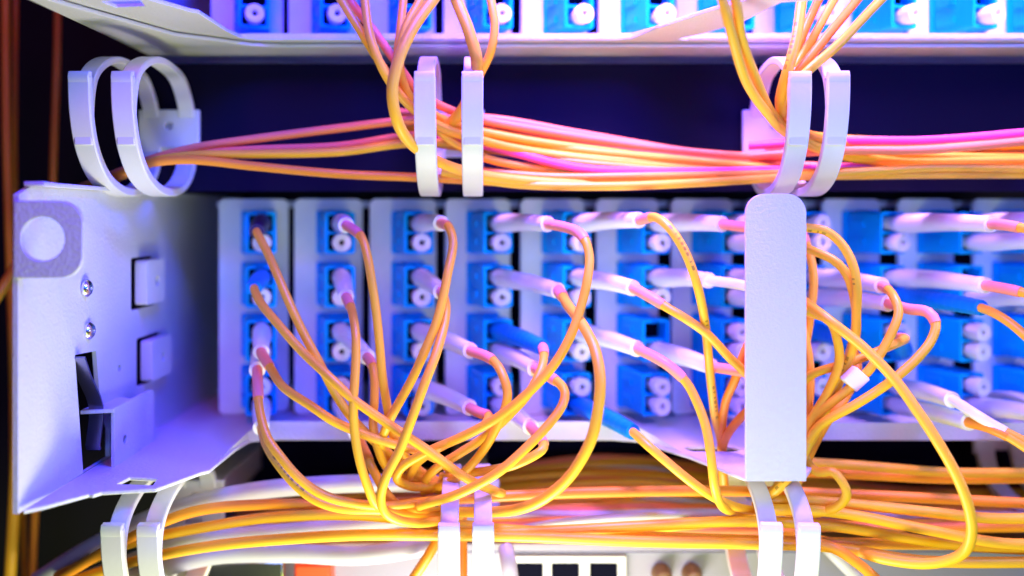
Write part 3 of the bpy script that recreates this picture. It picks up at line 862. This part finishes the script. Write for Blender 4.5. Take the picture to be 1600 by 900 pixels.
# clear single runs in front of the bundle
g = 'single cables in front of the lower bundle'
front = [
    ([(120, 905, 226), (230, 872, 215), (340, 852, 209), (450, 842, 207), (560, 836, 206), (690, 836, 207), (850, 830, 208), (1000, 822, 207), (1150, 815, 207), (1300, 822, 208), (1480, 850, 208), (1680, 862, 208)], 'yellow', 'yellow cable dipping under the middle ring and rising to the right one'),
    ([(90, 900, 228), (200, 850, 217), (330, 822, 211), (430, 808, 209), (560, 805, 208), (690, 818, 209), (800, 828, 209), (1000, 838, 208), (1200, 845, 209), (1400, 850, 210), (1680, 850, 210)], 'yellow', 'yellow cable above the dipping one at the left, below it at the right'),
    ([(640, 836, 209), (800, 838, 206), (1000, 846, 205), (1180, 850, 206), (1300, 855, 207), (1440, 876, 206), (1680, 878, 206)], 'yellow', 'lowest yellow cable along the top of the grey switch'),
    ([(1180, 795, 208), (1300, 800, 206), (1450, 828, 205), (1560, 848, 205), (1680, 852, 206)], 'yellow', 'yellow cable sloping down right from the lower right ring'),
    ([(1180, 780, 211), (1300, 785, 208), (1450, 800, 207), (1550, 810, 207), (1680, 808, 207)], 'yellow', 'yellow cable nearly level, just right of the lower right ring'),
    ([(1230, 720, 229), (1350, 728, 226), (1480, 738, 225), (1680, 738, 225)], 'yellow', 'lone yellow cable across the black panel at the right'),
    ([(1200, 735, 230), (1350, 742, 229), (1480, 748, 228), (1680, 746, 228)], 'orange', 'dark orange cable just under the lone yellow one at the right'),
    ([(1250, 845, 205), (1300, 855, 203), (1340, 880, 203), (1380, 915, 204)], 'orange', 'thin orange cable slanting out of frame right of the lower ring'),
    ([(645, 905, 214), (668, 870, 213), (685, 840, 213), (700, 800, 214)], 'orange', 'thick orange cable rising into the lower middle ring from below'),
    ([(722, 905, 212), (722, 850, 214), (722, 800, 217)], 'orange', 'orange cable hanging between the two lower middle hoops'),
    ([(90, 905, 222), (200, 842, 213), (300, 800, 210), (420, 788, 210), (560, 790, 211), (680, 782, 213), (900, 770, 216), (1200, 768, 218), (1680, 790, 216)], 'orange', 'orange cable arching highest at the left of the lower bundle'),
]
for pts, m_, lab in front:
    cable(pts, lab, g, m_, 1.25)
g = 'white cables at the lower left'
for pts, lab, rr in [
    ([(60, 905, 236), (150, 850, 226), (260, 800, 222), (380, 770, 221), (500, 758, 222), (640, 755, 224), (760, 760, 228)], 'thick pale violet cable along the top of the bundle at the left', 2.2),
    ([(130, 905, 226), (300, 845, 222), (420, 832, 220), (540, 822, 220), (640, 812, 221), (760, 812, 224)], 'white cable between the yellow ones at the lower left', 1.9),
    ([(200, 905, 224), (330, 868, 221), (450, 864, 219), (560, 868, 218), (640, 858, 219), (720, 840, 222)], 'thick white cable sagging over the grey switch at the lower left', 2.3),
    ([(760, 840, 224), (850, 820, 219), (920, 812, 218), (1010, 806, 219), (1100, 803, 232), (1250, 800, 240)], 'white cable showing among the orange ones right of the middle ring', 0.95),
    ([(790, 855, 222), (795, 880, 219), (800, 915, 218)], 'short pale violet cable hanging beside the lower middle ring', 1.9),
    ([(1290, 850, 224), (1310, 870, 222), (1350, 910, 220)], 'short pale violet cable slanting down beside the lower right ring', 2.0)]:
    cable(pts, lab, g, 'lilac', rr)

# cables outside the left end of the tray
g = 'vertical cables in the dark at the left'
for pts, m_, rr, lab in [
    ([(8, -60, 262), (10, 200, 262), (16, 420, 262), (22, 640, 262), (18, 960, 262)], 'orange', 1.2, 'dark orange cable hanging along the left edge'),
    ([(24, -60, 275), (22, 300, 275), (30, 600, 275), (40, 960, 272)], 'orange', 1.0, 'dim orange cable deep behind the left edge one'),
    ([(90, -60, 268), (90, 60, 268), (84, 250, 268), (80, 420, 268), (60, 700, 264), (48, 960, 262)], 'orange', 1.1, 'orange cable hanging left of the upper left rings'),
    ([(-40, 520, 232), (10, 440, 240), (40, 395, 250), (90, 330, 268)], 'yellow', 1.5, 'short yellow cable slanting at the left edge'),
    ([(30, 560, 245), (26, 700, 245), (20, 830, 245), (12, 960, 245)], 'yellow', 1.6, 'yellow cable at the lower left corner'),
]:
    cable(pts, lab, g, m_, rr)

# ------------------------------------------------------------------ switch at the bottom
root = thing('network_switch', 'light grey switch front showing at the bottom edge under the cables', 'network switch', (30, 236, -110))
bm = bmesh.new()
box(bm, -90, 195, 238, 300, -112, -86.5)
build('chassis', bm, 'grey', root, bevel=0.4)
bm = bmesh.new()
box(bm, -20, 195, 235.4, 238.2, -87.7, -85.6)
box(bm, -20, 195, 236.4, 238.2, -88.7, -88.1)
build('bezel', bm, 'grey', root, bevel=0.3)
bm = bmesh.new()
outer = [(2.6, -104), (34, -104), (34, -89.2), (2.6, -89.2)]
sheet(bm, outer, [rounded(a, a + 7.4, -101, -91.0, 0.3) for a in (4.7, 14.3, 24.4)], lambda a, b: (a, 236, b), (0, 1.9, 0))
cg = build('port_cage', bm, 'plastic', root, bevel=0.2)
for a in (4.7, 14.3, 24.4):
    bm = bmesh.new()
    box(bm, a - 0.3, a + 7.7, 237.4, 237.8, -101.5, -90.6)
    build('port', bm, 'hole', root)
bm = bmesh.new()
box(bm, -77, -55, 231, 238.2, -104, -88.6)
build('metal_module', bm, 'steel', root, bevel=0.6)
bm = bmesh.new()
box(bm, -52.5, -43, 231, 238.2, -104, -89.4)
build('red_latch', bm, 'red', root, bevel=0.8)
for x in (43.5, 51.5):
    bm = bmesh.new()
    lathe(bm, [(0, 2.7), (3, 2.7), (3.6, 2.3), (6, 2.1), (6.4, 1.5)], (x, 239.5, -94.4), (0, -1, 0), 20)
    build('knob', bm, 'brass', root)
